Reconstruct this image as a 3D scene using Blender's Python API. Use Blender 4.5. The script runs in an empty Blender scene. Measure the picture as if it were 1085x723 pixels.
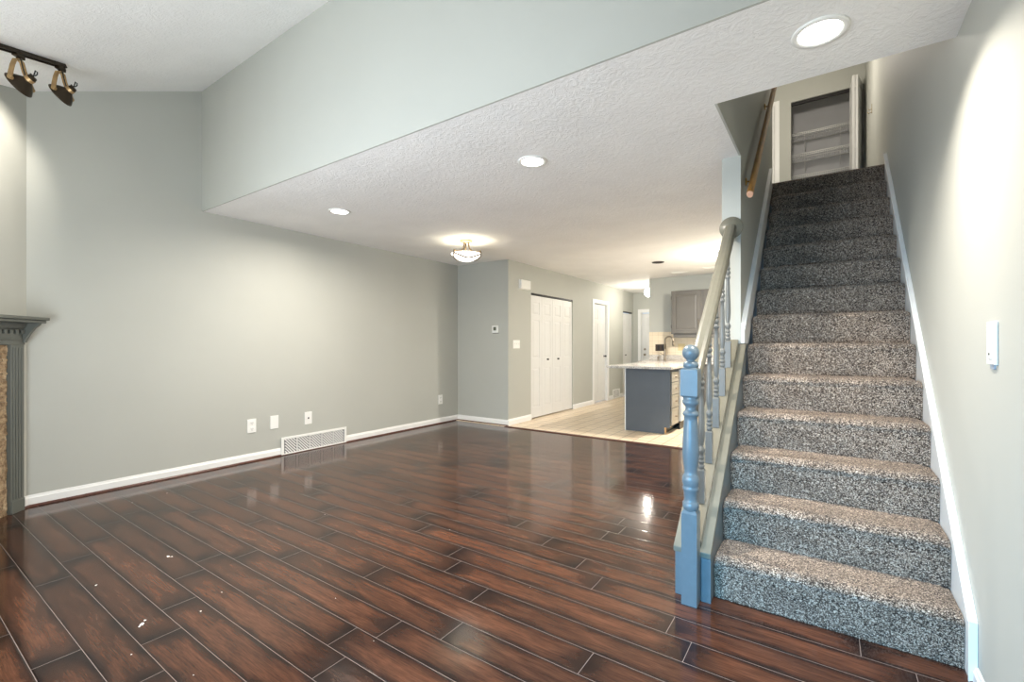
import bpy, bmesh, math, random
from mathutils import Vector, Matrix
random.seed(7)
sc = bpy.context.scene
COL = sc.collection
PI = math.pi

# ------------------------------------------------------------------ camera, world, light, exposure
cam_d = bpy.data.cameras.new('camera')
cam_d.sensor_width = 36.0
cam_d.lens = 485.666 * 36.0 / 1085.0
cam_d.shift_y = 3.94 / 1085.0
cam_d.clip_start = 0.02
cam = bpy.data.objects.new('camera', cam_d)
COL.objects.link(cam)
cam.location = (0, 0, 1.19)
cam.rotation_euler = (PI / 2, 0, 0.6031)
sc.camera = cam

sc.view_settings.view_transform = 'Standard'
sc.view_settings.look = 'None'
sc.view_settings.gamma = 1.0
sc.view_settings.use_curve_mapping = False
sc.view_settings.exposure = 0.20
sc.cycles.use_denoising = True
sc.cycles.max_bounces = 10
sc.cycles.diffuse_bounces = 6
sc.cycles.sample_clamp_indirect = 6.0

WARM = (1.0, 0.92, 0.81)
DAY = (0.18, 0.58, 1.0)
DAYW = (0.88, 0.95, 1.0)
P_DAY = 112.0
P_DOOR = 21.0
P_CAN_WALL = 32.0
P_CAN = 58.0
P_CAN_STAIR = 21.0
P_SEMI = 21.0
P_HALL = 28.0
P_KITCHEN = 88.0
P_TRACK = 22.0
P_UP = 42.0

world = bpy.data.worlds.new('world')
sc.world = world
world.use_nodes = True
bg = world.node_tree.nodes['Background']
bg.inputs[0].default_value = (0.45, 0.7, 1.0, 1)
bg.inputs[1].default_value = 1.5


def lamp(name, kind, loc, power, color, parent=None, aim=None, **kw):
    d = bpy.data.lights.new(name, kind)
    d.energy = power
    d.color = color
    for k, v in kw.items():
        setattr(d, k, v)
    o = bpy.data.objects.new(name, d)
    COL.objects.link(o)
    o.location = loc
    if aim is not None:
        o.rotation_euler = Vector(aim).to_track_quat('-Z', 'Y').to_euler()
    if parent:
        o.parent = parent
    return o


# daylight from the unseen window added behind the viewer
lamp('daylight', 'AREA', (-2.3, -0.62, 1.15), P_DAY, DAYW, aim=(0, 1, 0.5),
     shape='RECTANGLE', size=1.6, size_y=1.7)
# and bluer daylight from the unseen glazed door added beside it
lamp('door_daylight', 'AREA', (-0.45, -0.62, 1.0), P_DOOR, DAY, aim=(0.05, 1, -0.30),
     shape='RECTANGLE', size=0.8, size_y=1.2, spread=math.radians(75))

# ------------------------------------------------------------------ node helpers and materials
def new_mat(name):
    m = bpy.data.materials.new(name)
    m.use_nodes = True
    nt = m.node_tree
    b = nt.nodes['Principled BSDF']
    return m, nt, b


def srgb(r, g, b):
    def f(c):
        c /= 255.0
        return c / 12.92 if c <= 0.04045 else ((c + 0.055) / 1.055) ** 2.4
    return (f(r), f(g), f(b), 1)


def node(nt, t, **kw):
    n = nt.nodes.new(t)
    for k, v in kw.items():
        setattr(n, k, v)
    return n


def coord(nt, scale=(1, 1, 1)):
    tc = node(nt, 'ShaderNodeTexCoord')
    mp = node(nt, 'ShaderNodeMapping')
    mp.inputs['Scale'].default_value = scale
    nt.links.new(tc.outputs['Object'], mp.inputs['Vector'])
    return mp.outputs['Vector']


def math_n(nt, op, a, b=None, clamp=False):
    n = node(nt, 'ShaderNodeMath', operation=op)
    n.use_clamp = clamp
    for i, v in enumerate((a, b)):
        if v is None:
            continue
        if isinstance(v, (int, float)):
            n.inputs[i].default_value = v
        else:
            nt.links.new(v, n.inputs[i])
    return n.outputs[0]


def ramp(nt, fac, stops):
    r = node(nt, 'ShaderNodeValToRGB')
    e = r.color_ramp.elements
    while len(e) < len(stops):
        e.new(0.5)
    for i, (p, c) in enumerate(stops):
        e[i].position = p
        e[i].color = c
    nt.links.new(fac, r.inputs[0])
    return r.outputs[0]


def mix(nt, fac, a, b, mode='MIX'):
    n = node(nt, 'ShaderNodeMix', data_type='RGBA', blend_type=mode)
    for i, v in ((0, fac), (6, a), (7, b)):
        if isinstance(v, (int, float)):
            n.inputs[i].default_value = v
        elif isinstance(v, tuple):
            n.inputs[i].default_value = v
        else:
            nt.links.new(v, n.inputs[i])
    return n.outputs[2]


def bump(nt, b, height, strength, dist):
    bn = node(nt, 'ShaderNodeBump')
    bn.inputs['Strength'].default_value = strength
    bn.inputs['Distance'].default_value = dist
    nt.links.new(height, bn.inputs['Height'])
    nt.links.new(bn.outputs[0], b.inputs['Normal'])


def noise(nt, vec, scale, detail=3, rough=0.5, dist=0.0):
    n = node(nt, 'ShaderNodeTexNoise')
    n.inputs['Scale'].default_value = scale
    n.inputs['Detail'].default_value = detail
    n.inputs['Roughness'].default_value = rough
    n.inputs['Distortion'].default_value = dist
    nt.links.new(vec, n.inputs['Vector'])
    return n


def simple(name, col, rough=0.5, metal=0.0, var=0.06, nscale=6.0, spec=0.5, bmp=0.0, bscale=300):
    m, nt, b = new_mat(name)
    v = coord(nt)
    n = noise(nt, v, nscale, 4)
    dark = tuple(c * (1 - var) for c in col[:3]) + (1,)
    lite = tuple(min(1, c * (1 + var)) for c in col[:3]) + (1,)
    nt.links.new(ramp(nt, n.outputs[0], [(0.3, dark), (0.7, lite)]), b.inputs['Base Color'])
    b.inputs['Roughness'].default_value = rough
    b.inputs['Metallic'].default_value = metal
    b.inputs['Specular IOR Level'].default_value = spec
    if bmp:
        bump(nt, b, noise(nt, v, bscale, 2).outputs[0], bmp, 0.002)
    return m


def emit_mat(name, col, strength):
    m, nt, b = new_mat(name)
    v = coord(nt)
    n = noise(nt, v, 20, 2)
    c2 = tuple(c * 0.94 for c in col[:3]) + (1,)
    nt.links.new(ramp(nt, n.outputs[0], [(0.3, c2), (0.7, col)]), b.inputs['Emission Color'])
    b.inputs['Base Color'].default_value = (0.9, 0.88, 0.82, 1)
    b.inputs['Emission Strength'].default_value = strength
    b.inputs['Roughness'].default_value = 0.3
    return m


M = {}
M['wall'] = simple('wall_paint', srgb(181, 182, 175), 0.6, var=0.02, nscale=1.5, spec=0.3, bmp=0.06, bscale=350)
M['white'] = simple('white_trim_paint', srgb(236, 236, 234), 0.35, var=0.015)
M['door_white'] = simple('white_door_paint', srgb(222, 222, 220), 0.4, var=0.015)
M['plastic'] = simple('white_plastic', srgb(238, 238, 234), 0.35, var=0.01)
M['slot'] = simple('dark_slot', srgb(60, 58, 55), 0.6)
M['stair_grey_warmlit'] = simple('stair_paint_lamp_tint', srgb(113, 110, 97), 0.34, var=0.05, nscale=30, bmp=0.08, bscale=90)  # stair grey with lamp warmth put into the colour: rail, cap, rosette
M['stair_grey_daylit'] = simple('stair_paint_daylight_tint', srgb(100, 112, 118), 0.3, var=0.05, nscale=30, bmp=0.08, bscale=90)  # same stair grey with blue daylight put into the colour: newel, curb
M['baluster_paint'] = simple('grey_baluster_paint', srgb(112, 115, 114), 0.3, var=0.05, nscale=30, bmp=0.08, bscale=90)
M['mantel_paint'] = simple('dark_grey_mantel_paint', srgb(98, 101, 95), 0.4, var=0.05)
M['cab_grey'] = simple('grey_cabinet_paint', srgb(96, 93, 88), 0.42, var=0.04)
M['cab_dark'] = simple('slate_cabinet_panel', srgb(80, 85, 90), 0.5, var=0.08, nscale=4)
M['drawer'] = simple('drawer_grey_with_sheen', srgb(158, 152, 140), 0.4, var=0.04)  # cabinet grey made paler, the grazing reflection put into the colour
M['raw_wood'] = simple('raw_plywood', srgb(214, 184, 142), 0.6, var=0.1, nscale=20)
M['black'] = simple('black_metal', srgb(28, 27, 26), 0.4, var=0.1)
M['nickel'] = simple('brushed_nickel', srgb(146, 137, 124), 0.32, 1.0, var=0.05)
M['bronze'] = simple('dark_bronze', srgb(62, 52, 40), 0.42, 0.7, var=0.15, nscale=30)
M['brass_tan'] = simple('tan_antique_brass', srgb(178, 148, 104), 0.42, 0.5, var=0.12, nscale=30)
M['arm_metal'] = simple('dark_antique_arm_metal', srgb(96, 80, 58), 0.4, 0.6, var=0.1)
M['brass'] = simple('aged_brass', srgb(170, 140, 80), 0.3, 1.0, var=0.1)
M['shoe_wood'] = simple('dark_shoe_moulding', srgb(82, 46, 34), 0.35, var=0.3, nscale=40)
M['lens'] = emit_mat('lit_lens', (1, 0.97, 0.9, 1), 9.0)
M['bowl_glass'] = emit_mat('lit_frosted_glass', (1, 0.94, 0.82, 1), 2.4)
M['globe_glass'] = emit_mat('lit_clear_globe', (1, 0.97, 0.9, 1), 7.0)
M['lens_off'] = simple('unlit_lens', srgb(214, 214, 210), 0.4)
M['wire'] = simple('white_coated_wire', srgb(225, 225, 222), 0.4, var=0.02)
M['steel_white'] = simple('white_enamel', srgb(236, 236, 232), 0.25, var=0.01)
M['closet_wall'] = simple('closet_grey_paint', srgb(196, 196, 198), 0.7, var=0.03)
M['beige_wall'] = M['wall']


def ceiling_mat():
    m, nt, b = new_mat('stomped_ceiling_texture')
    v = coord(nt)
    b.inputs['Base Color'].default_value = srgb(226, 225, 223)
    b.inputs['Roughness'].default_value = 0.85
    b.inputs['Specular IOR Level'].default_value = 0.2
    n1 = noise(nt, v, 16, 4, 0.6, 2.2)
    n2 = noise(nt, v, 60, 2, 0.5, 1.0)
    h = math_n(nt, 'ADD', ramp(nt, n1.outputs[0], [(0.42, (0, 0, 0, 1)), (0.62, (1, 1, 1, 1))]),
               math_n(nt, 'MULTIPLY', n2.outputs[0], 0.4))
    bump(nt, b, h, 0.30, 0.007)
    nt.links.new(ramp(nt, noise(nt, v, 3, 3).outputs[0], [(0.3, srgb(236, 235, 233)), (0.7, srgb(242, 241, 239))]), b.inputs['Base Color'])
    return m


M['ceiling'] = ceiling_mat()


def plank_mat():
    # UV map 'plank' : metres along and across the board;  'info' : (random, board length)
    m, nt, b = new_mat('dark_handscraped_laminate')
    uv = node(nt, 'ShaderNodeUVMap', uv_map='plank')
    inf = node(nt, 'ShaderNodeUVMap', uv_map='info')
    s = node(nt, 'ShaderNodeSeparateXYZ'); nt.links.new(uv.outputs[0], s.inputs[0])
    si = node(nt, 'ShaderNodeSeparateXYZ'); nt.links.new(inf.outputs[0], si.inputs[0])
    u, w = s.outputs[0], s.outputs[1]
    rnd, L = si.outputs[0], si.outputs[1]
    W = 0.1395
    du = math_n(nt, 'MINIMUM', u, math_n(nt, 'SUBTRACT', L, u))
    dv = math_n(nt, 'MINIMUM', w, math_n(nt, 'SUBTRACT', W, w))
    # grain coordinates: stretched along the board and shifted per board
    cx = node(nt, 'ShaderNodeCombineXYZ')
    nt.links.new(math_n(nt, 'MULTIPLY', u, 1.0), cx.inputs[0])
    nt.links.new(math_n(nt, 'MULTIPLY', w, 6.0), cx.inputs[1])
    nt.links.new(math_n(nt, 'MULTIPLY', rnd, 60.0), cx.inputs[2])
    g1 = noise(nt, cx.outputs[0], 3.2, 6, 0.65, 0.6)
    cg = node(nt, 'ShaderNodeCombineXYZ')
    nt.links.new(math_n(nt, 'MULTIPLY', u, 1.6), cg.inputs[0])
    nt.links.new(math_n(nt, 'MULTIPLY', w, 30.0), cg.inputs[1])
    nt.links.new(math_n(nt, 'MULTIPLY', rnd, 60.0), cg.inputs[2])
    g2 = noise(nt, cg.outputs[0], 6, 6, 0.7, 0.4)
    cy = node(nt, 'ShaderNodeCombineXYZ')
    nt.links.new(math_n(nt, 'MULTIPLY', u, 1.0), cy.inputs[0])
    nt.links.new(math_n(nt, 'MULTIPLY', w, 2.2), cy.inputs[1])
    nt.links.new(math_n(nt, 'MULTIPLY', rnd, 33.0), cy.inputs[2])
    g3 = noise(nt, cy.outputs[0], 6.0, 3, 0.5, 0.3)
    f = math_n(nt, 'ADD', math_n(nt, 'MULTIPLY', g1.outputs[0], 0.5), math_n(nt, 'MULTIPLY', g2.outputs[0], 0.5))
    col = ramp(nt, f, [(0.30, srgb(38, 25, 20)), (0.45, srgb(68, 44, 33)), (0.56, srgb(88, 57, 42)), (0.72, srgb(112, 76, 57))])
    # burnished dark borders of every board
    eu = math_n(nt, 'ADD', math_n(nt, 'DIVIDE', du, 0.16), math_n(nt, 'MULTIPLY', math_n(nt, 'SUBTRACT', g3.outputs[0], 0.5), 1.3))
    ev = math_n(nt, 'ADD', math_n(nt, 'DIVIDE', dv, 0.036), math_n(nt, 'MULTIPLY', math_n(nt, 'SUBTRACT', g3.outputs[0], 0.5), 1.7))
    e = math_n(nt, 'MINIMUM', eu, ev, )
    e = math_n(nt, 'MAXIMUM', math_n(nt, 'MINIMUM', e, 1.0), 0.0)
    col = mix(nt, e, srgb(33, 23, 21), col)
    tone = ramp(nt, rnd, [(0.0, (0.74, 0.74, 0.76, 1)), (1.0, (1.12, 1.06, 1.02, 1))])
    col = mix(nt, 1.0, col, tone, 'MULTIPLY')
    seam = math_n(nt, 'LESS_THAN', math_n(nt, 'MINIMUM', du, dv), 0.0012)
    col = mix(nt, seam, col, srgb(128, 116, 110))
    nt.links.new(col, b.inputs['Base Color'])
    rg = math_n(nt, 'ADD', 0.05, math_n(nt, 'MULTIPLY', g1.outputs[0], 0.12))
    nt.links.new(rg, b.inputs['Roughness'])
    b.inputs['Specular IOR Level'].default_value = 0.32
    hgt = math_n(nt, 'ADD', math_n(nt, 'MULTIPLY', g1.outputs[0], 0.5), math_n(nt, 'MULTIPLY', math_n(nt, 'MINIMUM', math_n(nt, 'DIVIDE', dv, 0.006), 1.0), 0.6))
    bump(nt, b, hgt, 0.10, 0.004)
    return m


M['plank'] = plank_mat()


def tile_mat():
    m, nt, b = new_mat('beige_floor_tile')
    v = coord(nt)
    br = node(nt, 'ShaderNodeTexBrick')
    br.offset = 0.0
    br.inputs['Scale'].default_value = 1.0
    br.inputs['Brick Width'].default_value = 0.18
    br.inputs['Row Height'].default_value = 0.18
    br.inputs['Mortar Size'].default_value = 0.005
    br.inputs['Mortar Smooth'].default_value = 0.2
    br.inputs['Color1'].default_value = srgb(230, 213, 188)
    br.inputs['Color2'].default_value = srgb(222, 203, 176)
    br.inputs['Mortar'].default_value = srgb(138, 116, 92)
    nt.links.new(v, br.inputs['Vector'])
    n = noise(nt, v, 9, 4)
    col = mix(nt, 0.5, br.outputs['Color'], ramp(nt, n.outputs[0], [(0.3, (0.86, 0.84, 0.8, 1)), (0.7, (1.05, 1.05, 1.05, 1))]), 'MULTIPLY')
    nt.links.new(col, b.inputs['Base Color'])
    b.inputs['Roughness'].default_value = 0.32
    inv = math_n(nt, 'SUBTRACT', 1.0, br.outputs['Fac'])
    bump(nt, b, inv, 0.3, 0.003)
    return m


M['tile'] = tile_mat()


def backsplash_mat():
    m, nt, b = new_mat('cream_backsplash_tile')
    v = coord(nt)
    sp = node(nt, 'ShaderNodeSeparateXYZ'); nt.links.new(v, sp.inputs[0])
    cb = node(nt, 'ShaderNodeCombineXYZ')
    nt.links.new(sp.outputs[0], cb.inputs[0]); nt.links.new(sp.outputs[2], cb.inputs[1])
    br = node(nt, 'ShaderNodeTexBrick')
    br.offset = 0.0
    br.inputs['Scale'].default_value = 1.0
    br.inputs['Brick Width'].default_value = 0.105
    br.inputs['Row Height'].default_value = 0.105
    br.inputs['Mortar Size'].default_value = 0.002
    br.inputs['Color1'].default_value = srgb(226, 212, 188)
    br.inputs['Color2'].default_value = srgb(220, 205, 180)
    br.inputs['Mortar'].default_value = srgb(200, 182, 156)
    nt.links.new(cb.outputs[0], br.inputs['Vector'])
    nt.links.new(br.outputs['Color'], b.inputs['Base Color'])
    b.inputs['Roughness'].default_value = 0.25
    return m


M['backsplash'] = backsplash_mat()


def granite_mat():
    m, nt, b = new_mat('speckled_granite')
    v = coord(nt)
    vo = node(nt, 'ShaderNodeTexVoronoi')
    vo.inputs['Scale'].default_value = 130
    nt.links.new(v, vo.inputs['Vector'])
    sp = node(nt, 'ShaderNodeSeparateXYZ'); nt.links.new(vo.outputs['Color'], sp.inputs[0])
    c1 = ramp(nt, sp.outputs[0], [(0.0, srgb(140, 132, 126)), (0.2, srgb(188, 182, 175)), (0.6, srgb(206, 201, 194)), (1.0, srgb(222, 218, 212))])
    n = noise(nt, v, 7, 5, 0.6, 1.0)
    c2 = ramp(nt, n.outputs[0], [(0.35, (0.72, 0.69, 0.66, 1)), (0.55, (1, 1, 1, 1))])
    nt.links.new(mix(nt, 0.8, c1, c2, 'MULTIPLY'), b.inputs['Base Color'])
    b.inputs['Roughness'].default_value = 0.15
    return m


M['granite'] = granite_mat()


def carpet_mat():
    m, nt, b = new_mat('flecked_frieze_carpet')
    v = coord(nt)
    vo = node(nt, 'ShaderNodeTexVoronoi')
    vo.inputs['Scale'].default_value = 300
    nt.links.new(v, vo.inputs['Vector'])
    sp = node(nt, 'ShaderNodeSeparateXYZ'); nt.links.new(vo.outputs['Color'], sp.inputs[0])
    n = noise(nt, v, 60, 3, 0.6)
    f = math_n(nt, 'ADD', math_n(nt, 'MULTIPLY', sp.outputs[0], 0.75), math_n(nt, 'MULTIPLY', n.outputs[0], 0.25))
    col = ramp(nt, f, [(0.10, srgb(36, 29, 25)), (0.33, srgb(77, 65, 56)), (0.52, srgb(120, 104, 91)), (0.70, srgb(170, 151, 134)), (0.88, srgb(226, 208, 189))])
    nap = noise(nt, v, 7, 3, 0.5)
    col = mix(nt, 0.6, col, ramp(nt, nap.outputs[0], [(0.35, (0.72, 0.72, 0.72, 1)), (0.65, (1.1, 1.1, 1.1, 1))]), 'MULTIPLY')
    nt.links.new(col, b.inputs['Base Color'])
    b.inputs['Roughness'].default_value = 0.95
    b.inputs['Specular IOR Level'].default_value = 0.1
    b.inputs['Sheen Weight'].default_value = 0.15
    bump(nt, b, math_n(nt, 'SUBTRACT', 1.0, vo.outputs['Distance']), 0.6, 0.006)
    return m


M['carpet'] = carpet_mat()


def oak_mat():
    m, nt, b = new_mat('varnished_oak')
    v = coord(nt, (30, 3, 3))
    n = noise(nt, v, 3, 5, 0.6, 0.5)
    nt.links.new(ramp(nt, n.outputs[0], [(0.3, srgb(138, 92, 34)), (0.7, srgb(190, 138, 64))]), b.inputs['Base Color'])
    b.inputs['Roughness'].default_value = 0.3
    return m


M['oak'] = oak_mat()


def ledger_mat():
    m, nt, b = new_mat('tan_split_stone')
    v = coord(nt)
    n = noise(nt, v, 26, 5, 0.7, 0.4)
    nt.links.new(ramp(nt, n.outputs[0], [(0.25, srgb(84, 66, 48)), (0.45, srgb(142, 118, 90)), (0.6, srgb(186, 162, 130)), (0.8, srgb(218, 200, 172))]), b.inputs['Base Color'])
    b.inputs['Roughness'].default_value = 0.85
    bump(nt, b, n.outputs[0], 0.8, 0.02)
    return m


M['stone'] = ledger_mat()


def glass_mat():
    m, nt, b = new_mat('window_glass')
    out = nt.nodes['Material Output']
    tr = node(nt, 'ShaderNodeBsdfTransparent')
    gl = node(nt, 'ShaderNodeBsdfGlossy')
    gl.inputs['Roughness'].default_value = 0.02
    fr = node(nt, 'ShaderNodeFresnel')
    mx = node(nt, 'ShaderNodeMixShader')
    nt.links.new(fr.outputs[0], mx.inputs[0])
    nt.links.new(tr.outputs[0], mx.inputs[1])
    nt.links.new(gl.outputs[0], mx.inputs[2])
    nt.links.new(mx.outputs[0], out.inputs[0])
    return m


M['glass'] = glass_mat()


# ------------------------------------------------------------------ mesh builder
class MB:
    def __init__(s):
        s.v = []; s.f = []; s.sm = []; s.mi = []

    def add(s, verts, faces, smooth=False, mi=0):
        k = len(s.v)
        s.v += [tuple(p) for p in verts]
        for f in faces:
            s.f.append(tuple(i + k for i in f)); s.sm.append(smooth); s.mi.append(mi)
        return s

    def box(s, x0, x1, y0, y1, z0, z1, mi=0):
        x0, x1 = sorted((x0, x1)); y0, y1 = sorted((y0, y1)); z0, z1 = sorted((z0, z1))
        v = [(x0, y0, z0), (x1, y0, z0), (x1, y1, z0), (x0, y1, z0), (x0, y0, z1), (x1, y0, z1), (x1, y1, z1), (x0, y1, z1)]
        return s.add(v, [(3, 2, 1, 0), (4, 5, 6, 7), (0, 1, 5, 4), (1, 2, 6, 5), (2, 3, 7, 6), (3, 0, 4, 7)], False, mi)

    def prism(s, poly, axis, a, b, mi=0):
        """poly: 2-D outline in the two other axes (in x,y,z order), pushed along axis from a to b"""
        def P(p, t):
            if axis == 'x': return (t, p[0], p[1])
            if axis == 'y': return (p[0], t, p[1])
            return (p[0], p[1], t)
        n = len(poly)
        v = [P(p, a) for p in poly] + [P(p, b) for p in poly]
        f = [tuple(range(n))[::-1], tuple(range(n, 2 * n))]
        f += [(i, (i + 1) % n, n + (i + 1) % n, n + i) for i in range(n)]
        return s.add(v, f, False, mi)

    def lathe(s, prof, c=(0, 0, 0), n=20, axis='z', smooth=True, mi=0, sharp=False):
        """prof: (height, radius) list along the axis"""
        def P(h, r, t):
            x, y = r * math.cos(t), r * math.sin(t)
            if axis == 'z': q = (x, y, h)
            elif axis == 'y': q = (x, h, y)
            else: q = (h, x, y)
            return (q[0] + c[0], q[1] + c[1], q[2] + c[2])
        v = []; f = []
        for h, r in prof:
            v += [P(h, max(r, 1e-5), 2 * PI * i / n) for i in range(n)]
        for j in range(len(prof) - 1):
            for i in range(n):
                f.append((j * n + i, j * n + (i + 1) % n, (j + 1) * n + (i + 1) % n, (j + 1) * n + i))
        s.add(v, f, smooth, mi)
        k = len(prof)
        if prof[0][1] > 1e-4:
            s.add(v[:n], [tuple(range(n))[::-1]], False, mi)
        if prof[-1][1] > 1e-4:
            s.add(v[(k - 1) * n:], [tuple(range(n))], False, mi)
        return s

    def tube(s, pts, r, n=8, closed=False, mi=0):
        pts = [Vector(p) for p in pts]
        m = len(pts)
        rad = r if isinstance(r, (list, tuple)) else [r] * m
        v = []; f = []
        up = None
        for i, p in enumerate(pts):
            if closed:
                t = pts[(i + 1) % m] - pts[i - 1]
            else:
                t = pts[min(i + 1, m - 1)] - pts[max(i - 1, 0)]
            t.normalize()
            if up is None:
                a = Vector((0, 0, 1)) if abs(t.z) < 0.9 else Vector((1, 0, 0))
                up = (a - t * a.dot(t)).normalized()
            else:
                up = (up - t * up.dot(t)).normalized()
            sd = t.cross(up)
            for k in range(n):
                th = 2 * PI * k / n
                v.append(p + (up * math.cos(th) + sd * math.sin(th)) * rad[i])
        rng = m if closed else m - 1
        for i in range(rng):
            for k in range(n):
                a = i * n + k; b_ = i * n + (k + 1) % n
                c = ((i + 1) % m) * n + (k + 1) % n; d = ((i + 1) % m) * n + k
                f.append((a, b_, c, d))
        if not closed:
            f.append(tuple(range(n))[::-1]); f.append(tuple(range((m - 1) * n, m * n)))
        return s.add(v, f, True, mi)

    def sweep(s, prof, pts, up=(0, 0, 1), mi=0):
        """closed 2-D profile (side, up) carried straight along a polyline"""
        pts = [Vector(p) for p in pts]
        n = len(prof); v = []; f = []
        for i, p in enumerate(pts):
            t = (pts[min(i + 1, len(pts) - 1)] - pts[max(i - 1, 0)]).normalized()
            u = Vector(up); u = (u - t * u.dot(t)).normalized()
            sd = t.cross(u)
            v += [p + sd * a + u * b_ for a, b_ in prof]
        for i in range(len(pts) - 1):
            for k in range(n):
                f.append((i * n + k, i * n + (k + 1) % n, (i + 1) * n + (k + 1) % n, (i + 1) * n + k))
        f.append(tuple(range(n))[::-1]); f.append(tuple(range((len(pts) - 1) * n, len(pts) * n)))
        return s.add(v, f, False, mi)

    def xf(s, mat, start=0):
        for i in range(start, len(s.v)):
            s.v[i] = tuple(mat @ Vector(s.v[i]))
        return s

    def build(s, name, mats, parent=None, bevel=0.0, loc=None, rot=None, seg=2):
        me = bpy.data.meshes.new(name)
        me.from_pydata(s.v, [], s.f)
        bm = bmesh.new(); bm.from_mesh(me)
        bmesh.ops.recalc_face_normals(bm, faces=bm.faces)
        bm.to_mesh(me); bm.free()
        for m in (mats if isinstance(mats, (list, tuple)) else [mats]):
            me.materials.append(m)
        for p, sm, mi in zip(me.polygons, s.sm, s.mi):
            p.use_smooth = sm; p.material_index = mi
        o = bpy.data.objects.new(name, me)
        COL.objects.link(o)
        if parent: o.parent = parent
        if loc: o.location = loc
        if rot: o.rotation_euler = rot
        if bevel:
            bv = o.modifiers.new('edge', 'BEVEL')
            bv.width = bevel; bv.segments = seg; bv.limit_method = 'ANGLE'; bv.angle_limit = 0.7
        return o


def tag(o, label, cat, group=None):
    o['label'] = label; o['category'] = cat
    if group: o['group'] = group
    return o


def thing(name, label, cat, loc=(0, 0, 0), rot=(0, 0, 0), group=None):
    o = bpy.data.objects.new(name, None)
    o.empty_display_size = 0.1
    COL.objects.link(o)
    o.location = loc; o.rotation_euler = rot
    return tag(o, label, cat, group)


def struct(o):
    o['kind'] = 'structure'
    return o


def copy_tree(o, parent=None):
    c = o.copy(); COL.objects.link(c)
    if parent: c.parent = parent
    for ch in list(o.children):
        copy_tree(ch, c)
    return c


# ------------------------------------------------------------------ the room: main planes
XL, XR = -4.832, 0.431          # left and right walls
YN, YBAL, YB = -0.68, 1.891, 5.499   # near wall, upper wall over the living room, back wall
ZC = 2.442                      # lower ceiling
XH = -3.854                     # hall wall
ZU = 2.80                       # upper floor
ZT = 5.2                        # upper ceiling
YK = 8.66                       # kitchen back wall
SLOPE = 0.4554
YSEAM = 5.425
XS0, XS1 = -0.588, -0.473       # wall beside the upper flight
YPOST = 3.35
YOPEN = 2.562
vault_z = lambda y: 3.566 + SLOPE * (y - YBAL)

# --- laminate floor, one quad per board
def laminate():
    W, LEN = 0.1395, 1.21
    known = {0: -0.947, -1: -1.105, -2: -1.395, 1: -1.76, 2: -0.448, 3: -1.362, 4: -0.744, 6: -1.51, 12: -2.40, 13: -2.77}
    me = bpy.data.meshes.new('floor')
    V = []; F = []; U = []; I = []; MI = []
    for k in range(-24, 22):
        y1 = 2.195 - k * W; y0 = y1 - W
        off = known.get(k, random.uniform(0, LEN))
        j0 = int(math.floor((XL - off) / LEN)) - 1
        for j in range(j0, j0 + 8):
            xa, xb = off + j * LEN, off + (j + 1) * LEN
            ca, cb = max(xa, XL - 0.05), min(xb, XR + 0.03)
            da, db = max(y0, YN - 0.05), min(y1, YSEAM)
            if cb <= ca or db <= da: continue
            n = len(V)
            V += [(ca, da, 0), (cb, da, 0), (cb, db, 0), (ca, db, 0)]
            F.append((n, n + 1, n + 2, n + 3)); MI.append(0)
            U += [(ca - xa, da - y0), (cb - xa, da - y0), (cb - xa, db - y0), (ca - xa, db - y0)]
            r = random.random()
            I += [(r, LEN)] * 4
    # small dried paint flecks on the boards
    for fx, fy, r in ((-3.051, 1.024, .014), (-3.03, 1.035, .008), (-2.402, 0.712, .013), (-2.425, 0.73, .009), (-2.39, 0.70, .008), (-2.978, 0.70, .008),
                      (-2.303, 0.897, .006), (-2.396, 1.022, .004), (-1.879, 0.708, .004), (-4.311, 1.219, .006), (-4.354, 1.455, .006), (-2.2, .62, .004),
                      (-1.5, 1.2, .003), (-1.9, 1.3, .003), (-2.9, 1.9, .004), (-1.2, 1.9, .003), (-2.0, 2.2, .004)):
        n = len(V); q = 9
        for i in range(q):
            t = 2 * PI * i / q; rr = r * random.uniform(0.45, 1.1)
            V.append((fx + rr * math.cos(t), fy + rr * math.sin(t) * 0.8, 0.0012))
        F.append(tuple(range(n, n + q))); MI.append(1)
        U += [(0.3, 0.07)] * q; I += [(0.5, LEN)] * q
    # solid underside
    n = len(V)
    x0, x1, y0, y1 = XL - 0.05, XR + 0.03, YN - 0.05, YSEAM
    V += [(x0, y0, -0.03), (x1, y0, -0.03), (x1, y1, -0.03), (x0, y1, -0.03)]
    F.append((n + 3, n + 2, n + 1, n)); MI.append(0)
    U += [(0.3, 0.07)] * 4; I += [(0.5, LEN)] * 4
    me.from_pydata(V, [], F)
    a = me.uv_layers.new(name='plank'); c = me.uv_layers.new(name='info')
    for li, (p, q) in enumerate(zip(U, I)):
        a.data[li].uv = p; c.data[li].uv = q
    # loops follow the face order used above except for the underside, which is never seen
    me.materials.append(M['plank'])
    me.materials.append(simple('dried_paint', srgb(226, 222, 216), 0.6))
    for p, mi in zip(me.polygons, MI): p.material_index = mi
    o = bpy.data.objects.new('floor', me); COL.objects.link(o)
    return struct(o)


laminate()
struct(MB().box(-4.95, XR, YSEAM, 10.95, -0.05, 0.004).build('floor_2', M['tile']))
struct(MB().prism([(YSEAM - 0.028, 0.0), (YSEAM - 0.022, 0.009), (YSEAM + 0.012, 0.011), (YSEAM + 0.018, 0.004)], 'x', XH, XS0).build('trim_1', M['shoe_wood']))

# --- walls
def wall(name, *boxes, mat='wall'):
    mb = MB()
    for b in boxes: mb.box(*b)
    return struct(mb.build(name, M[mat]))


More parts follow.
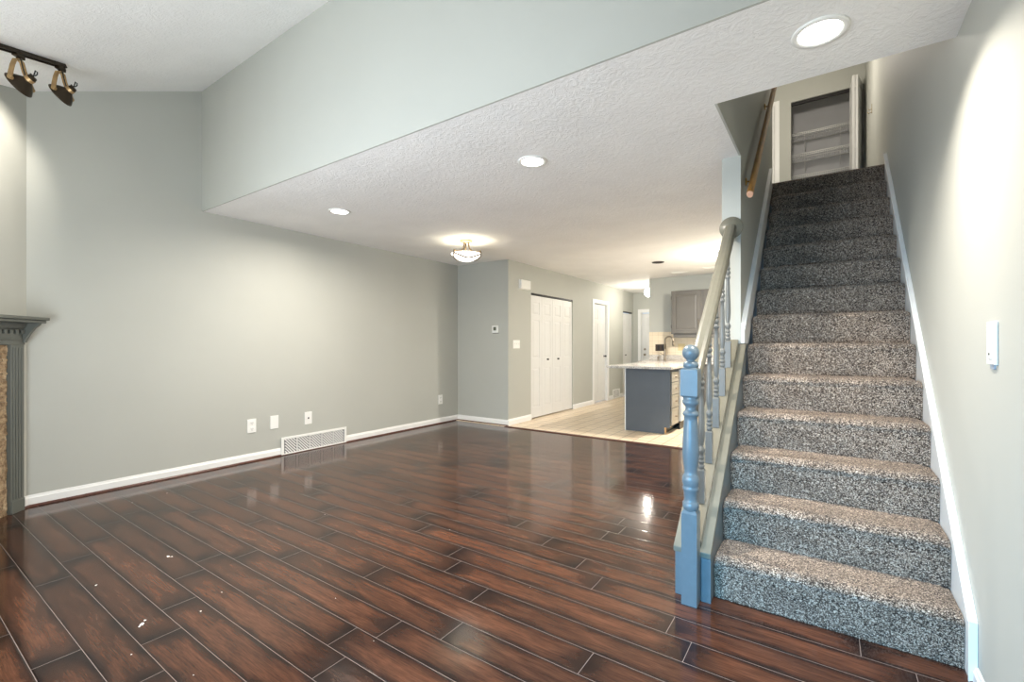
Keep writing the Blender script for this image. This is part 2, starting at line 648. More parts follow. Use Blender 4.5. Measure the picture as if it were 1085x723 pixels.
wall('wall_left', (XL - 0.12, XL, YN - 0.12, YB, -0.03, 3.75))
wall('wall_back', (XL - 0.12, XH - 0.10, YB, YB + 0.1, -0.03, ZC))
D1 = (6.124, 7.568, 2.012)      # wide bifold closet opening in the hall wall
D2 = (8.475, 9.165, 2.045)
wall('wall_hall', (XH - 0.1, XH, YB, D1[0], -0.03, ZC), (XH - 0.1, XH, D1[0], D1[1], D1[2], ZC), (XH - 0.1, XH, D1[1], D2[0], -0.03, ZC),
     (XH - 0.1, XH, D2[0], D2[1], D2[2], ZC), (XH - 0.1, XH, D2[1], 10.05, -0.03, ZC))
wall('wall_hall_closets', (XH - 0.75, XH - 0.70, YB + 0.1, 10.05, 0, ZC))
D3 = (10.17, 10.80, 1.97)
XH2 = XH - 0.04
wall('wall_entry_side', (XH2 - 0.1, XH2, 10.05, D3[0], -0.03, ZC), (XH2 - 0.1, XH2, D3[0], D3[1], D3[2], ZC), (XH2 - 0.1, XH2, D3[1], 10.841, -0.03, ZC))
D4 = (-3.70, -2.86, 1.97)
wall('wall_entry', (XH2 - 0.1, D4[0], 10.841, 10.96, -0.03, ZC), (D4[0], D4[1], 10.841, 10.96, D4[2], ZC), (D4[1], -2.6, 10.841, 10.96, -0.03, ZC))
wall('wall_kitchen', (-2.793, XS0, YK, YK + 0.12, 0, ZC), (-2.793, -2.68, YK + 0.12, 10.841, 0, ZC))
wall('wall_stair', (XS0, XS1, YPOST, YK, 0, ZC), (XS0, XS1, YPOST, 5.45, ZU, ZT), (XS0, XS1, YOPEN, YPOST, ZU, ZT), (XS1 - 0.012, XS1, YOPEN, 5.45, ZC, ZU))
wall('wall_right', (XR, XR + 0.12, YN - 0.12, 8.06, -0.03, ZT), (XR, XR + 0.12, 8.06, 8.8, ZU, ZT))
WX0, WX1, WZ0, WZ1 = -3.2, -1.4, 0.12, 2.05
GX0, GX1, GZ0, GZ1 = -0.95, 0.05, 0.12, 1.95
wall('wall_near', (XL - 0.12, WX0, YN - 0.12, YN, -0.03, 2.6), (WX1, GX0, YN - 0.12, YN, -0.03, 2.6), (GX1, XR, YN - 0.12, YN, -0.03, 2.6),
     (GX0, GX1, YN - 0.12, YN, -0.03, GZ0), (GX0, GX1, YN - 0.12, YN, GZ1, 2.6),
     (WX0, WX1, YN - 0.12, YN, -0.03, WZ0), (WX0, WX1, YN - 0.12, YN, WZ1, 2.6))
wall('wall_balcony', (XL, XR, YBAL, YBAL + 0.012, ZC, ZU), (XL, XR, YBAL, YBAL + 0.1, ZU, 3.75))
# corner chimney breast: a face at 45 degrees across the near left corner
P0 = Vector((XL, 0.748, 0)); DV = Vector((1, -1, 0)).normalized(); NV = Vector((1, 1, 0)).normalized()
SC = (0.748 - YN) * math.sqrt(2)
c1 = P0 + DV * SC
struct(MB().prism([(P0.x, P0.y), (c1.x, c1.y), (XL, YN)], 'z', -0.03, 3.05).build('wall_chimney', M['wall']))

# upper storey
wall('wall_upper_back', (-1.7, -0.455, 8.05, 8.15, ZU, ZT), (-0.455, 0.42, 8.05, 8.15, 4.83, ZT), (0.42, XR, 8.05, 8.15, ZU, ZT))
wall('wall_upper_left', (-1.8, -1.7, 5.45, 8.15, ZU, ZT), (-1.8, XS0, 5.35, 5.45, ZU, ZT))
wall('wall_upper_front', (XS0, XR, YOPEN - 0.12, YOPEN, ZU, ZT))
wall('wall_closet', (-0.60, XR, 8.72, 8.8, ZU, ZT), (-0.60, -0.52, 8.15, 8.72, ZU, ZT), mat='closet_wall')

# --- ceilings
struct(MB().box(XL - 0.1, XS1 - 0.012, YBAL + 0.012, 11.0, ZC, ZU).box(XS1 - 0.012, XR, YBAL + 0.012, YOPEN, ZC, ZU).build('ceiling', M['ceiling']))
mb = MB()
mb.prism([(YN - 0.12, vault_z(YN - 0.12)), (YBAL, vault_z(YBAL)), (YBAL, vault_z(YBAL) + 0.15), (YN - 0.12, vault_z(YN - 0.12) + 0.15)], 'x', XL - 0.12, XR)
struct(mb.build('ceiling_vaulted', M['ceiling']))
struct(MB().box(-1.8, XR + 0.1, YOPEN - 0.12, 8.8, ZT, ZT + 0.1).build('ceiling_upper', M['ceiling']))
struct(MB().box(XS1, XR, 5.23, 8.8, ZU - 0.2, ZU - 0.004).build('floor_landing', M['carpet']))

# --- baseboards
def base_profile(h, t):
    return [(0, 0), (t, 0), (t, h * 0.72), (t * 0.62, h * 0.82), (t * 0.45, h * 0.97), (t * 0.2, h), (0, h)]


def baseboard(name, a, b, nrm, h=0.078, t=0.014, z=0.006, shoe=True):
    """runs from a to b on the floor, standing proud of the wall in direction nrm"""
    a = Vector((a[0], a[1], z)); b = Vector((b[0], b[1], z)); n = Vector((nrm[0], nrm[1], 0)).normalized()
    mb = MB()
    def run(prof, mi, zz):
        v = [a + n * p + Vector((0, 0, q + zz)) for p, q in prof] + [b + n * p + Vector((0, 0, q + zz)) for p, q in prof]
        k = len(prof)
        f = [tuple(range(k)), tuple(range(k, 2 * k))[::-1]] + [(i, (i + 1) % k, k + (i + 1) % k, k + i) for i in range(k)]
        mb.add(v, f, False, mi)
    run(base_profile(h, t), 0, 0)
    if shoe:
        run([(t, 0), (t + 0.013, 0), (t + 0.012, 0.006), (t + 0.007, 0.012), (t, 0.015)], 1, -z + 0.0005)
    return struct(mb.build(name, [M['white'], M['shoe_wood']]))


baseboard('baseboard_left', (XL, 0.752), (XL, YB - 0.001), (1, 0))
q = P0 + DV * 0.055
baseboard('baseboard_chimney', (q.x, q.y), (P0.x + .004, P0.y), (1, 1), t=0.012)
baseboard('baseboard_back', (XL + 0.015, YB), (XH + 0.013, YB), (0, -1))
baseboard('baseboard_hall', (XH, YB - 0.013), (XH, D1[0]), (1, 0), shoe=False, h=0.088)
baseboard('baseboard_hall_middle', (XH, D1[1]), (XH, 8.415), (1, 0), shoe=False, h=0.085)
baseboard('baseboard_hall_far', (XH, 9.235), (XH, 10.049), (1, 0), shoe=False, h=0.085)
baseboard('baseboard_right', (XR, YN), (XR, 2.236), (-1, 0), h=0.06)

# --- unseen near window, added behind the viewer for the daylight: sash frame and glass
mb = MB()
for x0, x1 in ((WX0, WX0 + 0.06), (-2.33, -2.27), (WX1 - 0.06, WX1)):
    mb.box(x0, x1, YN - 0.10, YN - 0.02, WZ0, WZ1)
mb.box(WX0 + 0.06, WX1 - 0.06, YN - 0.10, YN - 0.02, WZ0, WZ0 + 0.06).box(WX0 + 0.06, WX1 - 0.06, YN - 0.10, YN - 0.02, WZ1 - 0.06, WZ1)
wf = struct(mb.build('window_1', M['white'], bevel=0.004))
MB().box(WX0 + 0.06, WX1 - 0.06, YN - 0.065, YN - 0.06, WZ0 + 0.06, WZ1 - 0.06).build('pane', M['glass'], wf)

mb = MB().box(GX0, GX0 + 0.10, YN - 0.10, YN - 0.05, GZ0, GZ1).box(GX1 - 0.10, GX1, YN - 0.10, YN - 0.05, GZ0, GZ1)  # unseen glazed door, added for the bluer daylight
mb.box(GX0 + 0.10, GX1 - 0.10, YN - 0.10, YN - 0.05, GZ0, GZ0 + 0.12).box(GX0 + 0.10, GX1 - 0.10, YN - 0.10, YN - 0.05, GZ1 - 0.10, GZ1)
gd = struct(mb.build('door_7', M['white'], bevel=0.004))
MB().box(GX0 + 0.10, GX1 - 0.10, YN - 0.08, YN - 0.075, GZ0 + 0.12, GZ1 - 0.10).build('pane', M['glass'], gd)

# ------------------------------------------------------------------ doors
def leaf_mb(w, h, cols, rows, t=0.035, stile=0.10, mid=0.10):
    """front faces -Y, hinge side at x=0, foot at z=0. rows: list of (z0,z1) panel heights as fractions"""
    mb = MB()
    mb.box(0, w, 0.006, t, 0, h)
    pw = (w - 2 * stile - (cols - 1) * mid) / cols
    xs = [stile + i * (pw + mid) for i in range(cols)]
    zs = [(a * h, b * h) for a, b in rows]
    # stiles and rails stand 6 mm proud of the sunk ground
    mb.box(0, stile, 0, 0.006, 0, h); mb.box(w - stile, w, 0, 0.006, 0, h)
    for i in range(cols - 1):
        mb.box(xs[i] + pw, xs[i] + pw + mid, 0, 0.006, 0, h)
    for x in xs:
        z = 0
        for a, b in zs:
            mb.box(x, x + pw, 0, 0.006, z, a); z = b
        mb.box(x, x + pw, 0, 0.006, z, h)
        for a, b in zs:                      # raised bevelled field
            g, e = 0.012, 0.034
            if pw < 0.12: g, e = 0.008, 0.02
            v = [(x + g, 0.006, a + g), (x + pw - g, 0.006, a + g), (x + pw - g, 0.006, b - g), (x + g, 0.006, b - g),
                 (x + e, 0.001, a + e), (x + pw - e, 0.001, a + e), (x + pw - e, 0.001, b - e), (x + e, 0.001, b - e)]
            mb.add(v, [(4, 5, 6, 7), (0, 1, 5, 4), (1, 2, 6, 5), (2, 3, 7, 6), (3, 0, 4, 7)])
    return mb


SIX = [(0.085, 0.405), (0.49, 0.80), (0.845, 0.945)]


def knob_mb(r=0.016, d=0.03):
    return MB().lathe([(0, r * 0.9), (-0.004, r * 0.9), (-0.006, r * 0.45), (-d * 0.5, r * 0.45), (-d * 0.62, r * 0.9), (-d * 0.8, r), (-d, r * 0.6), (-d - 0.001, 0)], axis='y', n=14)


ROT_X = (0, 0, PI / 2)          # front turned from -Y to +X, width running along +Y
# door_1: four white bifold leaves with a dark track above
d1 = struct(MB().box(XH - 0.055, XH - 0.012, D1[0] + 0.002, D1[1] - 0.002, D1[2] - 0.022, D1[2]).build('door_1', M['black']))
lw = (D1[1] - D1[0] - 0.012) / 4
for i in range(4):
    y = D1[0] + 0.003 + i * (lw + 0.002)
    lf = leaf_mb(lw - 0.0015, 1.955, 1, SIX, t=0.03, stile=0.075).build('door_leaf', M['door_white'], d1, bevel=0.002, loc=(XH - 0.018, y, 0.022), rot=ROT_X)
    if i in (1, 2):
        knob_mb(0.017).build('knob', M['black'], lf, loc=(lw * 0.5, 0, 0.925))
# door_2: hinged six panel door in a white casing
d2 = struct(MB().box(XH - 0.10, XH - 0.001, D2[0], D2[0] + 0.018, 0, D2[2]).box(XH - 0.10, XH - 0.001, D2[1] - 0.018, D2[1], 0, D2[2])
            .box(XH - 0.10, XH - 0.001, D2[0], D2[1], D2[2] - 0.018, D2[2]).build('door_2', M['door_white']))
mb = MB()
for a, b, c, d in ((D2[0] - 0.062, D2[0] + 0.006, 0, D2[2] + 0.062), (D2[1] - 0.006, D2[1] + 0.062, 0, D2[2] + 0.062), (D2[0] + 0.006, D2[1] - 0.006, D2[2] - 0.006, D2[2] + 0.062)):
    mb.box(XH, XH + 0.016, a, b, c, d); 
mb.build('casing', M['white'], d2, bevel=0.005)
w2 = D2[1] - D2[0] - 0.042
lf = leaf_mb(w2, 2.0, 2, SIX, t=0.035, stile=0.095, mid=0.085).build('door_leaf', M['door_white'], d2, bevel=0.002, loc=(XH - 0.045, D2[0] + 0.021, 0.02), rot=ROT_X)
k = knob_mb(0.024, 0.055).build('door_knob', M['black'], lf, loc=(w2 - 0.055, 0, 0.93))
MB().box(-0.002, 0.002, 0, 0.03, -0.03, 0.03).build('latch_plate', M['black'], lf, loc=(w2 - 0.001, 0.003, 0.93))
# door_3: narrow bifold near the entry
d3 = struct(MB().box(XH2 - 0.055, XH2 - 0.012, D3[0] + 0.002, D3[1] - 0.002, D3[2] - 0.03, D3[2]).build('door_3', M['black']))
lw3 = (D3[1] - D3[0] - 0.008) / 2
for i in range(2):
    lf = leaf_mb(lw3 - 0.002, 1.91, 1, SIX, t=0.03, stile=0.07).build('door_leaf', M['door_white'], d3, bevel=0.002, loc=(XH2 - 0.018, D3[0] + 0.003 + i * lw3, 0.02), rot=ROT_X)
    if i == 0:
        knob_mb(0.017).build('knob', M['black'], lf, loc=(lw3 * 0.6, 0, 0.93))
# door_4: front entry door
d4 = struct(MB().box(D4[0], D4[0] + 0.018, 10.80, 10.93, 0, D4[2]).box(D4[1] - 0.018, D4[1], 10.80, 10.93, 0, D4[2]).box(D4[0], D4[1], 10.80, 10.93, D4[2] - 0.018, D4[2]).build('door_4', M['door_white']))
mb = MB()
for a, b, c, d in ((D4[0] - 0.07, D4[0] + 0.006, 0, D4[2] + 0.07), (D4[1] - 0.006, D4[1] + 0.05, 0, D4[2] + 0.07), (D4[0] + 0.006, D4[1] - 0.006, D4[2] - 0.006, D4[2] + 0.07)):
    mb.box(a, b, 10.825, 10.841, c, d)
mb.build('casing', M['white'], d4, bevel=0.005)
w4 = D4[1] - D4[0] - 0.042
lf = leaf_mb(w4, 1.93, 2, SIX, t=0.04).build('door_leaf', M['door_white'], d4, bevel=0.002, loc=(D4[0] + 0.021, 10.86, 0.012))
knob_mb(0.028, 0.06).build('door_knob', M['nickel'], lf, loc=(0.075, 0, 0.94))
knob_mb(0.026, 0.03).build('deadbolt', M['nickel'], lf, loc=(0.075, 0, 1.07))

# upstairs: casing of the room beside the closet, and the closet's folded bifold pair
d5 = struct(MB().box(-0.665, -0.603, 8.034, 8.05, ZU, 4.90).box(-1.50, -1.435, 8.034, 8.05, ZU, 4.90).box(-1.435, -0.665, 8.034, 8.05, 4.835, 4.90).build('door_5', M['white'], bevel=0.004))
leaf_mb(0.765, 2.03, 2, SIX).build('door_leaf', M['door_white'], d5, bevel=0.002, loc=(-1.432, 8.02, ZU + 0.002))
d6 = struct(MB().box(-0.45, 0.415, 8.07, 8.11, 4.79, 4.828).build('door_6', M['black']))
for (x, y, rz) in ((0.335, 7.68, 1.372), (0.256, 8.09, -1.533)):
    leaf_mb(0.42, 2.0, 1, SIX, t=0.03, stile=0.08).build('door_leaf', M['door_white'], d6, bevel=0.002, loc=(x, y, ZU + 0.015), rot=(0, 0, rz))

# ------------------------------------------------------------------ staircase
R_, T_, Y0 = 0.1999, 0.2229, 2.32
SX0, SX1 = -0.440, 0.412
NST = 14
stair = thing('staircase', 'carpeted staircase climbing along the right wall to the upper floor', 'staircase', (0, Y0, 0))


def step_mb(first=False, last=False):
    """local: y=0 at this riser, z=0 at its foot; carpet wraps over a rounded nose"""
    prof = []
    for i in range(15):
        z = (R_ - 0.044) * i / 14
        bow = -0.010 * math.sin(PI * min(1, z / R_ / 0.95)) ** 1
        prof.append((0.006 + bow * 0.4 - 0.010 * (z / R_), z))
    r = 0.042
    cy, cz = -0.0085 + r, R_ - r
    for i in range(1, 11):
        t = PI - (PI / 2) * i / 10
        prof.append((cy + r * math.cos(t) - 0.004 * math.sin(PI * i / 10), cz + r * math.sin(t)))
    n = 17
    for i in range(1, n + 1):
        prof.append((cy + (T_ + 0.02 - cy) * i / n, R_ + 0.0))
    nx = 84
    mb = MB(); v = []; f = []
    for j, (y, z) in enumerate(prof):
        for i in range(nx + 1):
            x = SX0 + (SX1 - SX0) * i / nx
            k = 0.0 if i in (0, nx) else 1.0
            # the pile rounds off at both ends
            e = min(i, nx - i)
            sink = 0.012 * max(0, 1 - e / 3.0) if j > 14 else 0
            v.append((x + random.uniform(-.0015, .0015) * k, y + random.uniform(-.0022, .0022), z - sink + random.uniform(-.0018, .0022) * (1 if j else 0)))
    m = nx + 1
    for j in range(len(prof) - 1):
        for i in range(nx):
            f.append((j * m + i, j * m + i + 1, (j + 1) * m + i + 1, (j + 1) * m + i))
    mb.add(v, f, True)
    # closed ends and underside so the step is a solid
    P = len(prof)
    lft = [j * m for j in range(P)]; rgt = [j * m + nx for j in range(P)]
    a = len(v)
    mb.add([v[i] for i in lft] + [(SX0, T_ + 0.02, 0)], [tuple(range(P + 1))])
    mb.add([v[i] for i in rgt] + [(SX1, T_ + 0.02, 0)], [tuple(range(P + 1))[::-1]])
    mb.add([(SX0, T_ + 0.02, 0), (SX1, T_ + 0.02, 0), (SX1, T_ + 0.02, R_), (SX0, T_ + 0.02, R_)], [(0, 1, 2, 3)])
    mb.add([(SX0, 0.006, 0), (SX1, 0.006, 0), (SX1, T_ + 0.02, 0), (SX0, T_ + 0.02, 0)], [(3, 2, 1, 0)])
    return mb


step0 = step_mb().build('step', M['carpet'], stair)
for i in range(1, NST):
    c = step_mb().build('step', M['carpet'], stair, loc=(0, i * T_, i * R_))

# right skirt board with a moulded top edge, parallel to the flight
SL = R_ / T_
zs = lambda y: 0.227 + SL * (y - 2.237)            # top edge on the wall
mb = MB()
yt = 5.20
mb.prism([(2.237, 0.0), (2.237, zs(2.237)), (yt, zs(yt) ), (yt, zs(yt) - 0.24), (2.50, 0.0)], 'x', 0.4135, XR - .0004)
# moulding: two rounded beads along the top
def bead(mb, x0, x1, off, wd, ya=2.237, yb=yt, zf=zs):
    c = math.sqrt(1 + SL * SL)
    mb.prism([(ya, zf(ya) - off * c), (ya, zf(ya) - (off + wd) * c), (yb, zf(yb) - (off + wd) * c), (yb, zf(yb) - off * c)], 'x', x0, x1)
bead(mb, 0.405, 0.4135, 0.0, 0.010)
bead(mb, 0.409, 0.4135, 0.016, 0.012)
mb.box(0.4065, XR - .0004, 2.230, 2.240, 0.0, 0.222)
mb.build('skirt_board', M['white'], stair, bevel=0.002, loc=(0, -Y0, 0))
# left skirt on the wall of the upper flight
zl = lambda y: 1.335 + SL * (y - 3.36)
mb = MB()
mb.prism([(3.352, 1.20), (3.352, zl(3.352)), (5.12, zl(5.12)), (5.20, zl(5.20) - 0.24), (3.53, 1.20)], 'x', XS1 + .0004, -0.450)
bead(mb, -0.450, -0.442, 0.0, 0.010, 3.352, 5.12, zl)
bead(mb, -0.450, -0.446, 0.018, 0.012, 3.352, 5.12, zl)
mb.build('skirt_board', M['white'], stair, bevel=0.002, loc=(0, -Y0, 0))
# ------------------------------------------------------------------ balustrade: newel, rail, balusters
NX, NY = -0.520, 2.208
bal = thing('stair_balustrade', 'grey painted balustrade with ball topped newel post and turned balusters', 'banister', (NX, NY, 0))
# knee curb under the balusters, front panel and sloping cap
CX0, CX1 = -0.608, -0.4405
SC_ = 0.875
zcap = lambda y: 0.235 + SC_ * (y - 2.25)
mb = MB()
mb.prism([(2.252, 0), (2.252, zcap(2.252) - 0.022), (YPOST - 0.001, zcap(YPOST) - 0.022), (YPOST - 0.001, 0)], 'x', CX0 + 0.006, -0.4425)
mb.box(-0.483, -0.4405, 2.2455, 2.252, 0, 0.20)
mb.build('curb', M['stair_grey_daylit'], bal, bevel=0.002, loc=(-NX, -NY, 0))
mb = MB()
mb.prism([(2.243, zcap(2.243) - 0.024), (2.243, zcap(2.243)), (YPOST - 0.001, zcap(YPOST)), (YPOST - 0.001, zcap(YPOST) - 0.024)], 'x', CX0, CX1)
mb.build('cap_board', M['stair_grey_warmlit'], bal, bevel=0.003, loc=(-NX, -NY, 0))

mb = MB()
h = 0.034
mb.box(-h, h, -h, h, 0.0005, 0.418)
v = [(-h, -h, .418), (h, -h, .418), (h, h, .418), (-h, h, .418), (-.027, -.027, .432), (.027, -.027, .432), (.027, .027, .432), (-.027, .027, .432)]
mb.add(v, [(0, 1, 5, 4), (1, 2, 6, 5), (2, 3, 7, 6), (3, 0, 4, 7), (4, 5, 6, 7)])
mb.lathe([(.428, .030), (.436, .0335), (.445, .036), (.463, .036), (.468, .031), (.480, .029), (.515, .031), (.522, .035), (.533, .036), (.538, .033), (.545, .0345),
          (.555, .037), (.567, .038), (.580, .037), (.590, .032), (.597, .029), (.615, .029), (.64, .0325), (.674, .036), (.70, .0368), (.72, .0364), (.76, .035), (.80, .0325),
          (.84, .0295), (.861, .0285), (.864, .033), (.869, .0355), (.874, .0355), (.879, .033), (.883, .028), (.892, .0235), (.902, .0232), (.910, .027), (.914, .031), (.917, .0335),
          (.921, .036), (.928, .0365), (.934, .0355), (.938, .033), (.948, .033)], n=28)
h = 0.037
c = 0.010
mb.prism([(-h, .957), (-h, 1.076), (h, 1.076), (h, .957)], 'x', -h, h)
for z0, z1, a, b in ((.946, .957, h - c, h), (1.076, 1.086, h, h - c)):
    v = [(-a, -a, z0), (a, -a, z0), (a, a, z0), (-a, a, z0), (-b, -b, z1), (b, -b, z1), (b, b, z1), (-b, b, z1)]
    mb.add(v, [(0, 1, 5, 4), (1, 2, 6, 5), (2, 3, 7, 6), (3, 0, 4, 7), (4, 5, 6, 7), (3, 2, 1, 0)])
newel = mb.build('newel_post', M['stair_grey_daylit'], bal)
prof = [(1.085, .030), (1.09, .034), (1.10, .0345), (1.108, .031), (1.113, .024), (1.117, .0165)]
for i in range(1, 17):
    t = -PI / 2 + 0.45 + (PI - 0.45) * i / 16
    prof.append((1.153 + .0375 * math.sin(t), .0375 * math.cos(t)))
MB().lathe(prof, n=28).build('ball_finial', M['stair_grey_daylit'], newel)

RS = (1.975 - 0.968) / (3.35 - 2.24)
zr = lambda y: 1.975 + RS * (y - YPOST)
# moulded handrail section, climbing from the newel block to the rosette on the wall end
prof = [(-.028, -.030), (.028, -.030), (.028, -.012), (.034, -.004), (.034, .014), (.026, .026), (.012, .031), (-.012, .031), (-.026, .026), (-.034, .014), (-.034, -.004), (-.028, -.012)]
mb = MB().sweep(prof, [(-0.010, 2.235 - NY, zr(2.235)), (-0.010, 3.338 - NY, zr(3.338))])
rail = mb.build('handrail', M['stair_grey_warmlit'], bal)
MB().lathe([(0, .073), (-.006, .073), (-.012, .068), (-.014, .056), (-.018, .054), (-.018, 0)], axis='y', n=32).build('rosette', M['stair_grey_warmlit'], bal, loc=(-0.010, YPOST - 0.001 - NY, 1.970))
mb = MB()
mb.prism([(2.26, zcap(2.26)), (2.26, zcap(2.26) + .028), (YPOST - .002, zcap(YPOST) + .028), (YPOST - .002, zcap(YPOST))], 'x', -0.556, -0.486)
mb.build('shoe_rail', M['stair_grey_warmlit'], bal, bevel=0.003, loc=(-NX, -NY, 0))


def baluster_mb(L):
    mb = MB(); h = 0.0165
    mb.box(-h, h, -h, h, -0.012, 0.150)
    a = h; b = 0.012
    v = [(-a, -a, .15), (a, -a, .15), (a, a, .15), (-a, a, .15), (-b, -b, .158), (b, -b, .158), (b, b, .158), (-b, b, .158)]
    mb.add(v, [(0, 1, 5, 4), (1, 2, 6, 5), (2, 3, 7, 6), (3, 0, 4, 7), (4, 5, 6, 7)])
    p = [(.155, .010), (.160, .0125), (.168, .0155), (.176, .0155), (.181, .011), (.186, .011), (.190, .0155), (.198, .0155), (.203, .011), (.208, .011), (.212, .014), (.217, .014),
         (.222, .010), (.232, .012), (.243, .0172), (.254, .0172), (.264, .012), (.268, .0095), (.276, .0105), (.30, .0145), (.33, .0165), (.36, .0165), (.42, .0145), (.50, .0118), (.545, .0100),
         (.550, .0145), (.557, .0155), (.563, .0145), (.567, .0105), (.574, .0105), (.580, .0158), (.592, .0158), (.598, .0105), (.604, .0105), (.608, .0145), (.616, .0145), (.621, .0105), (.632, .0125), (.66, .0118), (L, .0095)]
    mb.lathe(p, n=14)
    return mb


for y in (2.42, 2.604, 2.788, 2.972, 3.156):
    zb = zcap(y) + .030
    L = zr(y) - 0.026 - zb + 0.008
    baluster_mb(L).build('baluster', M['baluster_paint'], bal, loc=(-0.519 - NX, y - NY, zb))

# ------------------------------------------------------------------ oak handrail on the wall of the upper flight
hr = thing('wall_handrail', 'varnished wooden handrail on brackets along the stairwell wall', 'handrail', (XS1, 3.3, 2.17))
a = Vector((0.058, 3.323 - 3.3, 0)); b = Vector((0.058, 5.30 - 3.3, (3.561 - 2.171) / (4.906 - 3.323) * (5.30 - 3.323)))
tdir = (b - a).normalized()
prof = [(.021 * math.cos(2 * PI * i / 14), .021 * math.sin(2 * PI * i / 14) + (-.006 if math.sin(2 * PI * i / 14) < -0.6 else 0)) for i in range(14)]
MB().sweep(prof, [a, b]).build('rail', M['oak'], hr, bevel=0.002)
MB().sweep([(p * 0.96, q_ * 0.96) for p, q_ in prof], [a - tdir * 0.004, a - tdir * 0.0005]).build('end_grain', simple('cut_end_grain', srgb(206, 160, 132), 0.5, nscale=60), hr)
for yy in (3.568, 4.73):
    t = (yy - 3.323) / (5.30 - 3.323)
    p = a + (b - a) * t
    mb = MB().lathe([(0.0005, .028), (.006, .028), (.010, .016), (.012, .0)], c=(0, p.y, p.z - 0.055), axis='x', n=16)
    mb.tube([(0.008, p.y, p.z - 0.055), (0.035, p.y, p.z - 0.058), (0.054, p.y, p.z - 0.046), (0.058, p.y, p.z - 0.022)], .006, 8)
    mb.build('bracket', M['brass'], hr)

# ------------------------------------------------------------------ corner fireplace mantel
fp = thing('fireplace_mantel', 'dark grey corner fireplace mantel with dentil moulding and stone surround', 'fireplace', tuple(P0), (0, 0, math.atan2(DV.y, DV.x)))
# local x runs along the chimney face away from the left wall, local y points out into the room... (y negative = into the wall)
FW = SC


def fbox(mb, s0, s1, p0, p1, z0, z1, mi=0):
    return mb.box(s0, s1, p0, p1, z0, z1, mi)


mb = MB(); fbox(mb, 0.02, FW - 0.02, 0.001, 0.163, 1.366, 1.388)
mb.build('shelf', M['mantel_paint'], fp, bevel=0.005, seg=3)
mb = MB(); fbox(mb, 0.03, FW - 0.03, 0.001, 0.150, 1.345, 1.366)
mb.build('shelf_moulding', M['mantel_paint'], fp, bevel=0.006)
mb = MB(); fbox(mb, 0.052, FW - 0.052, 0.001, 0.030, 1.19, 1.345)
mb.prism([(0.030, 1.345), (0.030, 1.30), (0.045, 1.305), (0.058, 1.325), (0.06, 1.345)], 'x', 0.076, FW - 0.076)
mb.prism([(0.030, 1.232), (0.030, 1.222), (0.038, 1.222), (0.038, 1.232)], 'x', 0.076, FW - 0.076)
mb.build('frieze', M['mantel_paint'], fp, bevel=0.002)
mb = MB()
n = 42
for i in range(n):
    s = 0.082 + (FW - 0.164 - 0.02) * i / (n - 1)
    mb.box(s, s + 0.022, 0.0305, 0.048, 1.268, 1.294)
mb.box(0.077, FW - 0.077, 0.0305, 0.040, 1.294, 1.30)
mb.build('dentil_moulding', M['mantel_paint'], fp)
for s in (0.05, FW - 0.076):
    MB().prism([(0.0305, 1.345), (0.0305, 1.205), (0.040, 1.205), (0.046, 1.225), (0.075, 1.275), (0.105, 1.315), (0.130, 1.335), (0.132, 1.345)], 'x', s, s + 0.026).build('bracket', M['mantel_paint'], fp, bevel=0.002)
for s in (0.058, FW - 0.164):
    mb = MB()
    mb.box(s, s + 0.106, -0.002, 0.028, 0.001, 1.19)
    for k in range(4):                      # reeded face
        x = s + 0.012 + k * 0.022
        mb.box(x, x + 0.014, 0.028, 0.032, 0.10, 1.17)
    mb.box(s, s + 0.106, 0.028, 0.034, 0.001, 0.09)
    mb.build('pilaster', M['mantel_paint'], fp, bevel=0.003)
mb = MB()
fx0, fx1, fz = 0.166, FW - 0.166, 1.189
z = 0.001
while z < fz:
    hh = random.uniform(0.014, 0.032); z2 = min(fz, z + hh)
    x = fx0
    while x < fx1:
        w_ = random.uniform(0.03, 0.11); x2 = min(fx1, x + w_)
        if not (x2 > 0.52 and x < FW - 0.52 and z < 0.78):
            d_ = random.uniform(0.001, 0.010)
            mb.box(x, x2 - 0.002, -0.03, d_, z, z2 - 0.001)
        x = x2
    z = z2
mb.build('stone_surround', M['stone'], fp)
MB().box(0.44, FW - 0.44, -0.02, 0.004, 0.001, 0.80).build('firebox', M['black'], fp)

# ------------------------------------------------------------------ track light on the vaulted ceiling
u_ = Vector((-0.287, 0.318, 0.145)).normalized()
E0 = Vector((-4.245, 0.822, vault_z(0.822)))     # wall-side end of the track
nrm_c = Vector((0, SLOPE, -1)).normalized()       # ceiling normal pointing into the room
hx = Vector((u_.x, u_.y, 0)).normalized()
track = thing('track_light', 'dark bronze ceiling track with four swivel spotlights', 'track light', tuple(E0))
side = u_.cross(nrm_c).normalized()
mb = MB(); v = []
def tr_box(a, b, w0, w1, d0, d1):
    k = []
    for s_ in (a, b):
        for w_, d_ in ((w0, d0), (w1, d0), (w1, d1), (w0, d1)):
            k.append(-u_ * s_ + side * w_ + nrm_c * d_)
    mb.add(k, [(0, 1, 2, 3), (7, 6, 5, 4), (0, 4, 5, 1), (1, 5, 6, 2), (2, 6, 7, 3), (3, 7, 4, 0)])
TL = 1.25
tr_box(0, TL, -.018, .018, .002, .012)
tr_box(0, TL, -.018, -.011, .012, .024)
tr_box(0, TL, .011, .018, .012, .024)
tr_box(0, TL, -.006, .006, .012, .018)
tr_box(-.008, .0, -.019, .019, .001, .026)
mb.build('track', M['bronze'], track, bevel=0.0015)
# one head: x along the track, y towards the fireplace, z up
bulb_mat = emit_mat('lit_reflector_bulb', (1, 0.93, 0.8, 1), 12.0)


